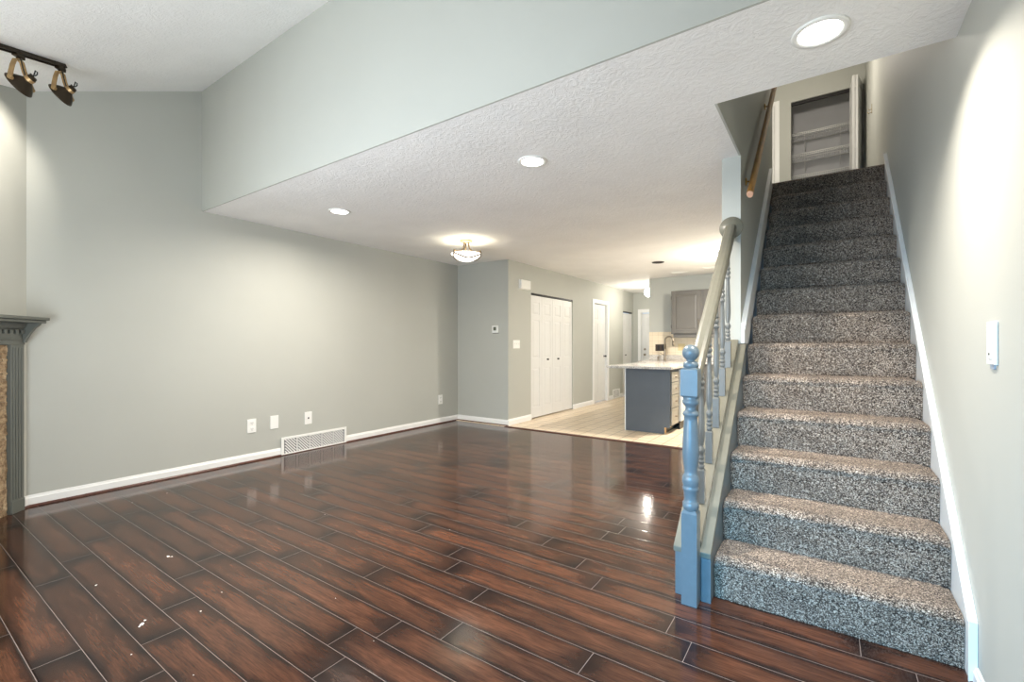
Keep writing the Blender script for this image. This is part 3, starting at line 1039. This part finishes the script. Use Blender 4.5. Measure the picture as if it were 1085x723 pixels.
def head_at(dist, yawoff=0.0):
    base = -u_ * dist + nrm_c * 0.024
    e = bpy.data.objects.new('lamp_head', None)
    e.empty_display_size = .05
    COL.objects.link(e); e.parent = track
    e.location = base
    rz = math.atan2(hx.y, hx.x) + yawoff
    e.rotation_euler = (0, 0, rz)
    mb = MB().box(-.030, .030, -.014, .014, -.022, .004)
    mb.lathe([(-.022, .011), (-.036, .011)], n=12)
    mb.build('adapter', M['bronze'], e, bevel=0.003)
    mb = MB()
    for sg in (-1, 1):
        pts = [(sg * .006, 0, -.034), (sg * .022, 0, -.040), (sg * .038, 0, -.085), (sg * .058, -.008, -.135), (sg * .074, -.016, -.180)]
        mb.sweep([(-.0025, -.013), (.0025, -.013), (.0025, .013), (-.0025, .013)], pts, up=(0, 1, 0))
        mb.lathe([(sg * .062, .012), (sg * .079, .012)], c=(0, -.016, -.178), axis='x', n=10)
    mb.build('yoke', M['brass_tan'], e)
    tilt = math.radians(56)
    # lathe along -Z (mouth down), then tilt the mouth towards +Y (the fireplace side)
    T = Matrix.Translation((0, -.016, -.178)) @ Matrix.Rotation(tilt, 4, 'X') @ Matrix.Scale(0.96, 4)
    sh = MB().lathe([(-.024, .072), (-.024, .075), (-.020, .077), (-.012, .073), (.004, .062), (.022, .046), (.036, .030), (.044, .024), (.070, .023), (.082, .020), (.084, 0)], n=28)
    sh.lathe([(-.024, .072), (-.012, .068), (.006, .056), (.024, .038), (.03, 0)], n=28)
    shade = sh.xf(T).build('shade', M['bronze'], e)
    MB().lathe([(.046, .026), (.066, .026)], n=18).xf(T).build('collar', M['brass_tan'], shade)
    MB().lathe([(-.016, 0), (-.014, .03), (-.010, .045), (.004, .046), (.02, .03), (.024, 0)], n=20).xf(T).build('bulb', bulb_mat, shade)
    p = [Vector((0.0, -.012, -.03)), Vector((.004, -.022, -.085)), Vector((.006, -.034, -.135)), Vector((.004, -.058, -.158))]
    q0 = T @ Vector((0, 0, .078))
    loop = [q0 + Vector((0, -.006 - .018 * math.sin(t), .010 + .018 * (1 - math.cos(t)))) for t in (4.9, 5.8, 6.6, 7.4, 8.2, 9.0)]
    MB().tube(p + loop + [q0], .0035, 7).build('cord', M['black'], e)
    lamp('spot', 'SPOT', (0, 0.02, -.23), P_TRACK, WARM, parent=e, aim=(0, math.sin(tilt), -math.cos(tilt)), spot_size=math.radians(95), spot_blend=0.7, shadow_soft_size=0.03)
    return e


for ds in (0.03, 0.345, 0.70, 1.10):
    head_at(ds)

# ------------------------------------------------------------------ recessed ceiling lights
def can(name, loc, label, power, r=0.10, spread=168):
    t = thing(name, label, 'ceiling light', loc, group='recessed ceiling lights')
    MB().lathe([(-.0005, r), (-.004, r), (-.008, r * .97), (-.008, r * .80), (-.003, r * .745), (-.0005, r * .74)], n=40).build('trim_ring', M['plastic'], t)
    MB().lathe([(-.0004, r * .735), (-.004, r * .735), (-.005, r * .6), (-.0055, 0)], n=40).build('lens', M['lens'], t)
    lamp('can_light', 'AREA', (0, 0, -.012), power, WARM, parent=t, shape='DISK', size=r * 1.4, spread=math.radians(spread))
    return t


can('recessed_light', (-3.769, 2.624, ZC), 'small lit recessed ceiling light nearest the left wall', P_CAN_WALL)
can('recessed_light', (-1.66, 2.654, ZC), 'lit recessed ceiling light in the middle of the lower ceiling', P_CAN)
can('recessed_light', (-0.026, 2.207, ZC), 'lit recessed ceiling light above the foot of the stairs', P_CAN_STAIR, spread=128)
# unlit can over the peninsula with a dark baffle
t = thing('recessed_light', 'unlit recessed kitchen ceiling light with dark baffle above the peninsula', 'ceiling light', (-2.11, 6.95, ZC), group='recessed ceiling lights')
MB().lathe([(-.0005, .115), (-.006, .112), (-.006, .095), (-.0008, .09)], n=32).build('trim_ring', M['plastic'], t)
MB().lathe([(-.0006, .09), (-.012, .0885), (-.012, .080), (-.004, .074), (-.003, 0)], n=32).build('baffle', M['black'], t)
# flat ceiling registers in the kitchen
for (x, y, lab) in ((-2.10, 8.18, 'white ceiling register above the upper cabinet end'), (-1.55, 7.95, 'white ceiling register seen beside the stair handrail')):
    t = thing('ceiling_register', lab, 'vent', (x, y, ZC), group='kitchen ceiling registers')
    MB().box(-.13, .13, -.075, -.06, -.006, -.0005).box(-.13, .13, .06, .075, -.006, -.0005).box(-.13, -.115, -.06, .06, -.006, -.0005).box(.115, .13, -.06, .06, -.006, -.0005).build('frame', M['plastic'], t)
    mb = MB()
    for k in range(7):
        mb.box(-.115, .115, -.056 + k * .017, -.046 + k * .017, -.004, -.0005)
    mb.build('louvers', M['plastic'], t)

# ------------------------------------------------------------------ semi-flush bowl light
sf = thing('semi_flush_light', 'lit semi flush ceiling light with frosted bowl on curved arms', 'ceiling light', (-3.576, 4.223, ZC))
MB().lathe([(-.0005, .078), (-.010, .080), (-.022, .066), (-.030, .030), (-.034, .012), (-.034, 0)], n=30).build('canopy', M['brass_tan'], sf)
prof = [(-.160, .178), (-.163, .182), (-.168, .178), (-.19, .160), (-.215, .128), (-.238, .085), (-.252, .04), (-.256, 0)]
inner = [(-.252, 0), (-.248, .04), (-.234, .082), (-.211, .124), (-.187, .155), (-.165, .173), (-.160, .178)]
MB().lathe(prof + inner, n=40).build('bowl', M['bowl_glass'], sf)
for k in range(3):
    t = 2 * PI * k / 3 + 0.35
    cx_, sx_ = math.cos(t), math.sin(t)
    pts = [(.030, -.028), (.033, -.065), (.042, -.098), (.066, -.125), (.105, -.140), (.150, -.146), (.186, -.150), (.186, -.166)]
    mb = MB().tube([(r * cx_, r * sx_, z) for r, z in pts], .0085, 8)
    mb.lathe([(-.150, 0), (-.146, .010), (-.138, .012), (-.130, .008), (-.127, 0)], c=(.176 * cx_, .176 * sx_, 0), n=10)
    mb.build('arm', M['arm_metal'], sf)
for k in range(3):
    pts = []
    for i in range(13):
        a_ = 2 * PI * k / 3 + 0.35 + (2 * PI / 3) * i / 12
        dp = math.sin(PI * i / 12)
        z = -.170 - .056 * dp
        rr = .186 - .066 * dp ** 1.5
        pts.append((rr * math.cos(a_), rr * math.sin(a_), z))
    MB().tube(pts, .0075, 6).build('swag_band', M['arm_metal'], sf)
lamp('bowl_bulb', 'POINT', (0, 0, -.19), P_SEMI, WARM, parent=sf, shadow_soft_size=0.04)

# hall jelly-jar light and the kitchen lamp behind the stair rail
hl = thing('hall_light', 'small bright glass globe ceiling light in the entry hall', 'ceiling light', (-3.08, 9.50, ZC))
MB().lathe([(-.0005, .085), (-.012, .085), (-.024, .06), (-.05, .045), (-.07, .045)], n=24).build('canopy', M['steel_white'], hl)
MB().lathe([(-.068, .048), (-.09, .072), (-.13, .088), (-.18, .088), (-.22, .07), (-.245, .035), (-.25, 0)], n=24).build('globe', M['globe_glass'], hl)
lamp('globe_bulb', 'POINT', (0, 0, -.30), P_HALL, WARM, parent=hl, shadow_soft_size=0.07)
kl = thing('kitchen_light', 'round flush kitchen ceiling light hidden behind the stair post', 'ceiling light', (-1.10, 6.74, ZC))
MB().lathe([(-.0005, .15), (-.015, .155), (-.028, .15), (-.028, .13)], n=30).build('base', M['steel_white'], kl)
MB().lathe([(-.028, .135), (-.05, .125), (-.07, .085), (-.08, .03), (-.081, 0)], n=30).build('diffuser', M['bowl_glass'], kl)
lamp('kitchen_bulb', 'AREA', (0, 0, -.09), P_KITCHEN, WARM, parent=kl, shape='DISK', size=0.22)
lamp('kitchen_glow', 'POINT', (0, 0, -.26), 28.0, WARM, parent=kl, shadow_soft_size=0.06)

# unseen lamp added to light the upstairs closet and landing
ul = thing('landing_fill_light', 'unseen globe light added to brighten the upstairs landing', 'ceiling light', (-0.465, 6.4, ZT))
MB().lathe([(-.0005, .07), (-.015, .075), (-.028, .05), (-.030, .01), (-.55, .01)], n=24).build('rod', M['steel_white'], ul)
MB().lathe([(-.55, .02), (-.56, .06), (-.60, .11), (-.66, .12), (-.70, .09), (-.72, 0)], n=30).build('diffuser', M['bowl_glass'], ul)
lamp('landing_fill_bulb', 'POINT', (0, 0, -.78), P_UP, WARM, parent=ul, shadow_soft_size=0.06)

# ------------------------------------------------------------------ wall plates, thermostat, vents
def on_left(y, z): return ((XL + 0.0005, y, z), ROT_X)
def plate_mb(w, h):
    return MB().box(-w / 2, w / 2, -.006, 0, -h / 2, h / 2)


def plate(name, label, loc, rot, w, h, kind, group='wall plates on the long left wall'):
    t = thing(name, label, 'wall plate', loc, rot, group)
    plate_mb(w, h).build('cover', M['plastic'], t, bevel=0.0025)
    if kind == 'outlet':
        for dz in (-.030, .030):
            r = MB().box(-.020, .020, -.008, -.006, dz - .019, dz + .019).build('receptacle', M['plastic'], t, bevel=0.003)
            MB().box(-.010, -.007, -.0086, -.0079, dz - .006, dz + .009).box(.007, .010, -.0086, -.0079, dz - .006, dz + .009).box(-.003, .003, -.0086, -.0079, dz - .015, dz - .009).build('slots', M['slot'], r)
    elif kind == 'switch':
        for dx in ((-.046, 0, .046) if w > .1 else (0,)):
            MB().box(dx - .006, dx + .006, -.017, -.006, -.004, .014).build('toggle', M['plastic'], t, bevel=0.002)
    elif kind == 'cable':
        MB().lathe([(-.006, .009), (-.009, .009), (-.009, .006), (-.016, .006), (-.016, 0)], axis='y', n=12).build('jack', M['slot'], t)
    elif kind == 'blank':
        for dz in (-.045, .045):
            MB().lathe([(-.0055, .004), (-.0075, .004), (-.0075, 0)], c=(0, 0, dz), axis='y', n=10).build('screw', M['plastic'], t)
    return t


for y, z, kd, lab in ((2.34, .363, 'outlet', 'white power outlet on the left wall, nearest the fireplace'), (2.572, .369, 'blank', 'white blank wall plate between the outlet and the cable jack'),
                      (2.957, .363, 'cable', 'white wall plate with dark cable jack above the return air grille'), (5.101, .36, 'outlet', 'small white power outlet on the left wall near the back corner')):
    plate('outlet' if kd == 'outlet' else 'wall_plate', lab, *on_left(y, z), .088, .140, kd)
plate('light_switch', 'wide white light switch plate on the hall wall before the closet doors', (XH + .0005, 5.71, 1.196), ROT_X, .175, .125, 'switch', None)
ch = thing('door_chime', 'white chime box high on the hall wall beside the closet', 'door chime', (XH + .0005, 5.917, 2.112), ROT_X)
MB().box(-.135, .135, -.045, 0, -.07, .07).build('cover', M['plastic'], ch, bevel=0.008)
MB().box(-.14, .14, -.008, 0, -.074, .074).build('back_plate', M['plastic'], ch)
th = thing('thermostat', 'square white thermostat with dark display on the back wall', 'thermostat', (-4.078, YB - .0005, 1.42))
MB().box(-.056, .056, -.026, 0, -.055, .055).build('case', M['plastic'], th, bevel=0.006)
MB().box(-.030, .022, -.0275, -.0258, -.018, .034).build('display', simple('lcd_display', srgb(92, 98, 84), 0.3), th)
MB().box(-.05, .05, -.012, 0, -.062, -.055).build('back_plate', M['slot'], th)

rg = thing('return_air_grille', 'long white return air grille low on the left wall', 'vent', (XL + 0.0145, 3.04, .094), ROT_X)
gw, gh = .806, .200
mb = MB().box(-gw / 2, gw / 2, -.010, 0, -gh / 2, -gh / 2 + .026).box(-gw / 2, gw / 2, -.010, 0, gh / 2 - .026, gh / 2)
mb.box(-gw / 2, -gw / 2 + .03, -.010, 0, -gh / 2 + .026, gh / 2 - .026).box(gw / 2 - .03, gw / 2, -.010, 0, -gh / 2 + .026, gh / 2 - .026)
for k in range(1, 5):
    x = -gw / 2 + .03 + (gw - .06) * k / 5
    mb.box(x - .006, x + .006, -.009, 0, -gh / 2 + .026, gh / 2 - .026)
mb.build('frame', M['plastic'], rg, bevel=0.002)
mb = MB()
hh = gh - .052
for sct in range(5):
    xa = -gw / 2 + .03 + (gw - .06) * sct / 5 + .006; xb = -gw / 2 + .03 + (gw - .06) * (sct + 1) / 5 - .006
    k = -9
    while k < 12:
        # slanted slat from upper left to lower right, clipped to its bay
        x_top = xa + k * .030; x_bot = x_top + hh * 0.95
        pts = []
        for (p_, q_) in ((x_top, hh / 2), (x_top + .015, hh / 2), (x_bot + .015, -hh / 2), (x_bot, -hh / 2)):
            pts.append((p_, q_))
        t0 = max(0, (xa - x_top) / (x_bot - x_top)); t1 = min(1, (xb - .015 - x_top) / (x_bot - x_top))
        if t1 > t0 + .02:
            A = (x_top + (x_bot - x_top) * t0, hh / 2 - hh * t0); B = (x_top + (x_bot - x_top) * t1, hh / 2 - hh * t1)
            mb.prism([(A[0], A[1]), (A[0] + .015, A[1]), (B[0] + .015, B[1]), (B[0], B[1])], 'y', -.007, -.003)
        k += 1
mb.build('louvers', M['plastic'], rg)
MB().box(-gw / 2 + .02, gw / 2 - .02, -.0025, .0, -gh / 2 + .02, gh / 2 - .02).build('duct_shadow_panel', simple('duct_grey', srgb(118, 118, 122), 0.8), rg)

fv = thing('hall_vent', 'small white vent grille low on the hall wall behind the peninsula', 'vent', (XH + .0145, 9.62, .115), ROT_X)
mb = MB().box(-.20, .20, -.008, 0, -.10, -.08).box(-.20, .20, -.008, 0, .08, .10).box(-.20, -.17, -.008, 0, -.08, .08).box(.17, .20, -.008, 0, -.08, .08)
mb.build('frame', M['plastic'], fv, bevel=0.002)
mb = MB()
for k in range(9): mb.box(-.17, .17, -.006, -.001, -.076 + k * .0175, -.068 + k * .0175)
mb.build('louvers', M['plastic'], fv)
MB().box(-.18, .18, -.001, 0, -.09, .09).build('back_panel', simple('vent_grey', srgb(150, 150, 150), .8), fv)

# light switch on the right wall (front turned towards -X)
sw = thing('dimmer_switch', 'white slide dimmer switch on the right wall beside the stairs', 'light switch', (XR - .0005, 2.045, 1.195), (0, 0, -PI / 2))
MB().box(-.046, .046, -.008, 0, -.068, .068).build('cover', M['plastic'], sw, bevel=0.003)
MB().box(-.018, .018, -.011, -.008, -.050, .050).build('paddle', M['plastic'], sw, bevel=0.002)
MB().box(.020, .026, -.012, -.008, -.045, .045).build('slider_track', M['plastic'], sw)
MB().box(-.004, .004, -.0125, -.011, -.038, -.031).build('indicator', M['slot'], sw)
MB().box(-.020, .020, -.004, 0, -.082, -.068).build('back_tab', simple('unpainted_patch', srgb(150, 160, 172), .7), sw)
# hook by the upstairs closet
hk = thing('coat_hook', 'small metal hook on the right wall by the upstairs closet', 'hook', (XR - .0005, 6.86, 3.97), (0, 0, -PI / 2))
MB().box(-.008, .008, -.003, 0, -.05, .06).build('plate', M['brass'], hk, bevel=0.001)
MB().tube([(0, -.003, .0), (0, -.025, -.004), (0, -.035, .012)], .003, 6).build('prong', M['brass'], hk)
MB().tube([(0, -.003, -.035), (0, -.03, -.045), (0, -.042, -.025)], .003, 6).build('prong', M['brass'], hk)

# ------------------------------------------------------------------ wire shelves in the upstairs closet
def wire_shelf_mb(w=.935, d=.36):
    mb = MB()
    for y, z in ((0, 0), (0, -.028), (d * .5, 0), (d, 0)):
        mb.tube([(-w / 2, y, z), (w / 2, y, z)], .0065, 6)
    n = 36
    for i in range(n):
        x = -w / 2 + .01 + (w - .02) * i / (n - 1)
        mb.tube([(x, d, .003), (x, 0, .003), (x, -.002, -.028)], .0032, 4)
    return mb


zsh = (4.455, 4.128, 3.80)
labs = ('topmost white wire shelf in the open upstairs closet', 'middle white wire shelf in the open upstairs closet', 'lowest visible white wire shelf in the upstairs closet, just above the top step')
src = None
for z, lb in zip(zsh, labs):
    if src is None:
        src = thing('wire_shelf', lb, 'shelf', (-.0445, 8.33, z), group='wire shelves in the upstairs closet')
        MB_ = wire_shelf_mb().build('wire_deck', M['wire'], src)
        for sx in (-1, 1):
            MB().box(sx * .468, sx * .474, -.01, .02, -.036, .012).build('end_bracket', M['wire'], src)
        for x in (-.25, .2):
            MB().tube([(x, .01, -.02), (x, .36, -.17)], .005, 6).build('support_strut', M['wire'], src)
        o = src
    else:
        o = src.copy(); COL.objects.link(o)
        for chd in src.children:
            c2 = chd.copy(); COL.objects.link(c2); c2.parent = o
        o.location = (-.0445, 8.33, z)
        o['label'] = lb

# ------------------------------------------------------------------ kitchen
# peninsula: dark end panel, drawer stack on the right side
isl = thing('kitchen_peninsula', 'dark slate kitchen peninsula cabinet with drawer stack on its side', 'cabinet', (-2.327, 6.15, 0))
PW = 0.617            # to the cabinet face
PD = 1.86
mb = MB()
mb.prism([(0.012, 0.004), (PW - .075, 0.004), (PW - .075, .09), (PW, .09), (PW, .861), (0.012, .861)], 'y', 0, .019)
mb.build('end_panel', M['cab_dark'], isl, bevel=0.0015)
MB().box(0.0, .0115, -.001, .03, 0.004, .861).build('corner_strip', M['white'], isl)
MB().box(0.012, PW - .008, .0195, PD, .10, .858).box(0.012, PW - .09, .0195, PD, .004, .10).build('carcass', M['cab_dark'], isl)
MB().box(PW - .0895, PW - .076, .0195, .10, .005, .099).box(PW - .0745, PW - .009, .002, .10, .0905, .0995).build('toe_kick', M['raw_wood'], isl)
zd = [(.822, .690), (.680, .522), (.512, .344), (.334, .118)]
for z1, z0 in zd:
    d_ = leaf_mb(.335, z1 - z0, 1, [(.16, .84)], t=.018, stile=.03).build('drawer', M['drawer'], isl, bevel=0.002, loc=(PW + .012, .055, z0), rot=ROT_X)
    knob_mb(.014, .024).build('knob', M['nickel'], d_, loc=(.167, 0, (z1 - z0) / 2))
dw = thing('dishwasher', 'white dishwasher beside the peninsula drawers, mostly behind the newel post', 'dishwasher', (-2.327 + PW, 6.61, 0))
MB().box(-.006, .03, 0, .59, .12, .72).build('door', M['steel_white'], dw, bevel=0.004)
MB().box(-.006, .034, 0, .59, .725, .845).build('control_panel', M['steel_white'], dw, bevel=0.003)
MB().tube([(.034, .10, .78), (.055, .11, .78), (.055, .48, .78), (.034, .49, .78)], .008, 8).build('handle', M['nickel'], dw)
MB().box(-.006, .006, 0, .59, .006, .11).build('kick_plate', M['black'], dw)

ct = MB().box(-2.565, -1.665, 6.05, 8.03, .866, .900).box(-2.793, XS0 - .001, 8.03, YK - .001, .866, .900).build('countertop', M['granite'], bevel=0.004)
tag(ct, 'speckled granite countertop over the peninsula and the back cabinets', 'countertop')
bs = MB().box(-2.793, XS0 - .002, YK - .021, YK - .001, .9005, 1.0).build('granite_backsplash', M['granite'], bevel=0.002)
tag(bs, 'low granite splash strip standing along the kitchen back wall', 'backsplash')
tb = struct(MB().box(-2.793, XS0 - .002, YK - .007, YK + .0005, 1.0005, 1.428).build('trim_2', M['backsplash']))

bc = thing('base_cabinet', 'grey base cabinet run below the back counter behind the peninsula', 'cabinet', (-2.75, 8.66, 0))
MB().box(0, 2.15, -.60, -.03, .10, .8645).box(0, 2.15, -.55, -.03, .005, .10).build('carcass', M['cab_grey'], bc)
for k in range(2):
    d_ = leaf_mb(.44, .66, 1, [(.10, .90)], t=.018, stile=.06).build('door', M['cab_grey'], bc, bevel=0.002, loc=(1.15 + k * .46, -.620, .14))
    knob_mb(.014, .024).build('knob', M['nickel'], d_, loc=(.39 if k == 0 else .05, 0, .58))

uc = thing('upper_cabinet', 'grey wall cabinet with panelled doors above the kitchen counter', 'cabinet', (-2.30, YK - .001, 1.38))
MB().box(0, 1.10, -.31, 0, 0, .765).build('carcass', M['cab_grey'], uc, bevel=0.002)
MB().box(0.03, 1.10, -.29, -.01, -.062, -.001).build('light_rail', M['cab_grey'], uc, bevel=0.003)
for k in range(2):
    d_ = leaf_mb(.495, .745, 1, [(.085, .915)], t=.020, stile=.062).build('door', M['cab_grey'], uc, bevel=0.003, loc=(.008 + k * .545, -.331, .010))
    hx_ = .462 if k == 0 else .032
    MB().tube([(hx_, 0, .14), (hx_, -.022, .15), (hx_, -.026, .19), (hx_, -.022, .23), (hx_, 0, .24)], .005, 8).build('handle', M['nickel'], d_)
    if k == 0:
        for z0 in (.09, .60):
            MB().box(-.006, .002, .0, .02, z0, z0 + .06).build('hinge', M['black'], d_)

fc = thing('faucet', 'brushed nickel gooseneck kitchen faucet at the back counter sink', 'faucet', (-2.43, 8.42, .9003))
MB().lathe([(0, .034), (.006, .034), (.012, .024), (.06, .021), (.20, .017), (.215, .013)], n=18).build('body', M['nickel'], fc)
pts = [(0, 0, .21), (0, 0, .34)]
for i in range(1, 13):
    t = PI - (PI * 1.08) * i / 12
    pts.append((.075 + .075 * math.cos(t), -.02 * i / 12, .36 + .075 * math.sin(t)))
sp_ = MB().tube(pts, .0155, 10)
sp_.build('spout', M['nickel'], fc)
e_ = Vector(pts[-1])
MB().tube([e_, e_ + Vector((.006, -.002, -.035)), e_ + Vector((.010, -.003, -.075))], [.0165, .020, .021], 12).build('spray_head', M['nickel'], fc)
MB().tube([(0, -.018, .10), (-.03, -.035, .115), (-.075, -.045, .14)], [.007, .007, .005], 8).build('lever', M['nickel'], fc)
sd_ = thing('soap_dispenser', 'short nickel soap dispenser left of the kitchen faucet', 'soap dispenser', (-2.56, 8.43, .9003))
MB().lathe([(0, .020), (.005, .020), (.010, .012), (.055, .011), (.060, .015), (.075, .014), (.078, 0)], n=14).build('pump_body', M['nickel'], sd_)
MB().tube([(0, 0, .070), (.03, -.01, .078), (.055, -.02, .068)], .005, 8).build('nozzle', M['nickel'], sd_)
# wall plates over the counter
dk = simple('bronze_plate', srgb(66, 50, 38), .4)
ot = thing('kitchen_outlet', 'dark bronze double outlet plate on the tile behind the faucet', 'wall plate', (-2.575, YK - .0075, 1.135))
plate_mb(.20, .125).build('cover', dk, ot, bevel=0.003)
for x0 in (-.062, .022):
    MB().box(x0, x0 + .04, -.0085, -.006, -.042, .042).build('receptacle', M['black'], ot, bevel=0.002)
ot = thing('kitchen_outlet', 'beige outlet plate on the tile right of the faucet', 'wall plate', (-2.20, YK - .0075, 1.146))
bg_ = simple('almond_plate', srgb(206, 186, 140), .4)
plate_mb(.125, .125).build('cover', bg_, ot, bevel=0.003)
for x0 in (-.045, .012):
    MB().box(x0, x0 + .033, -.0085, -.006, -.035, .035).build('receptacle', bg_, ot, bevel=0.002)
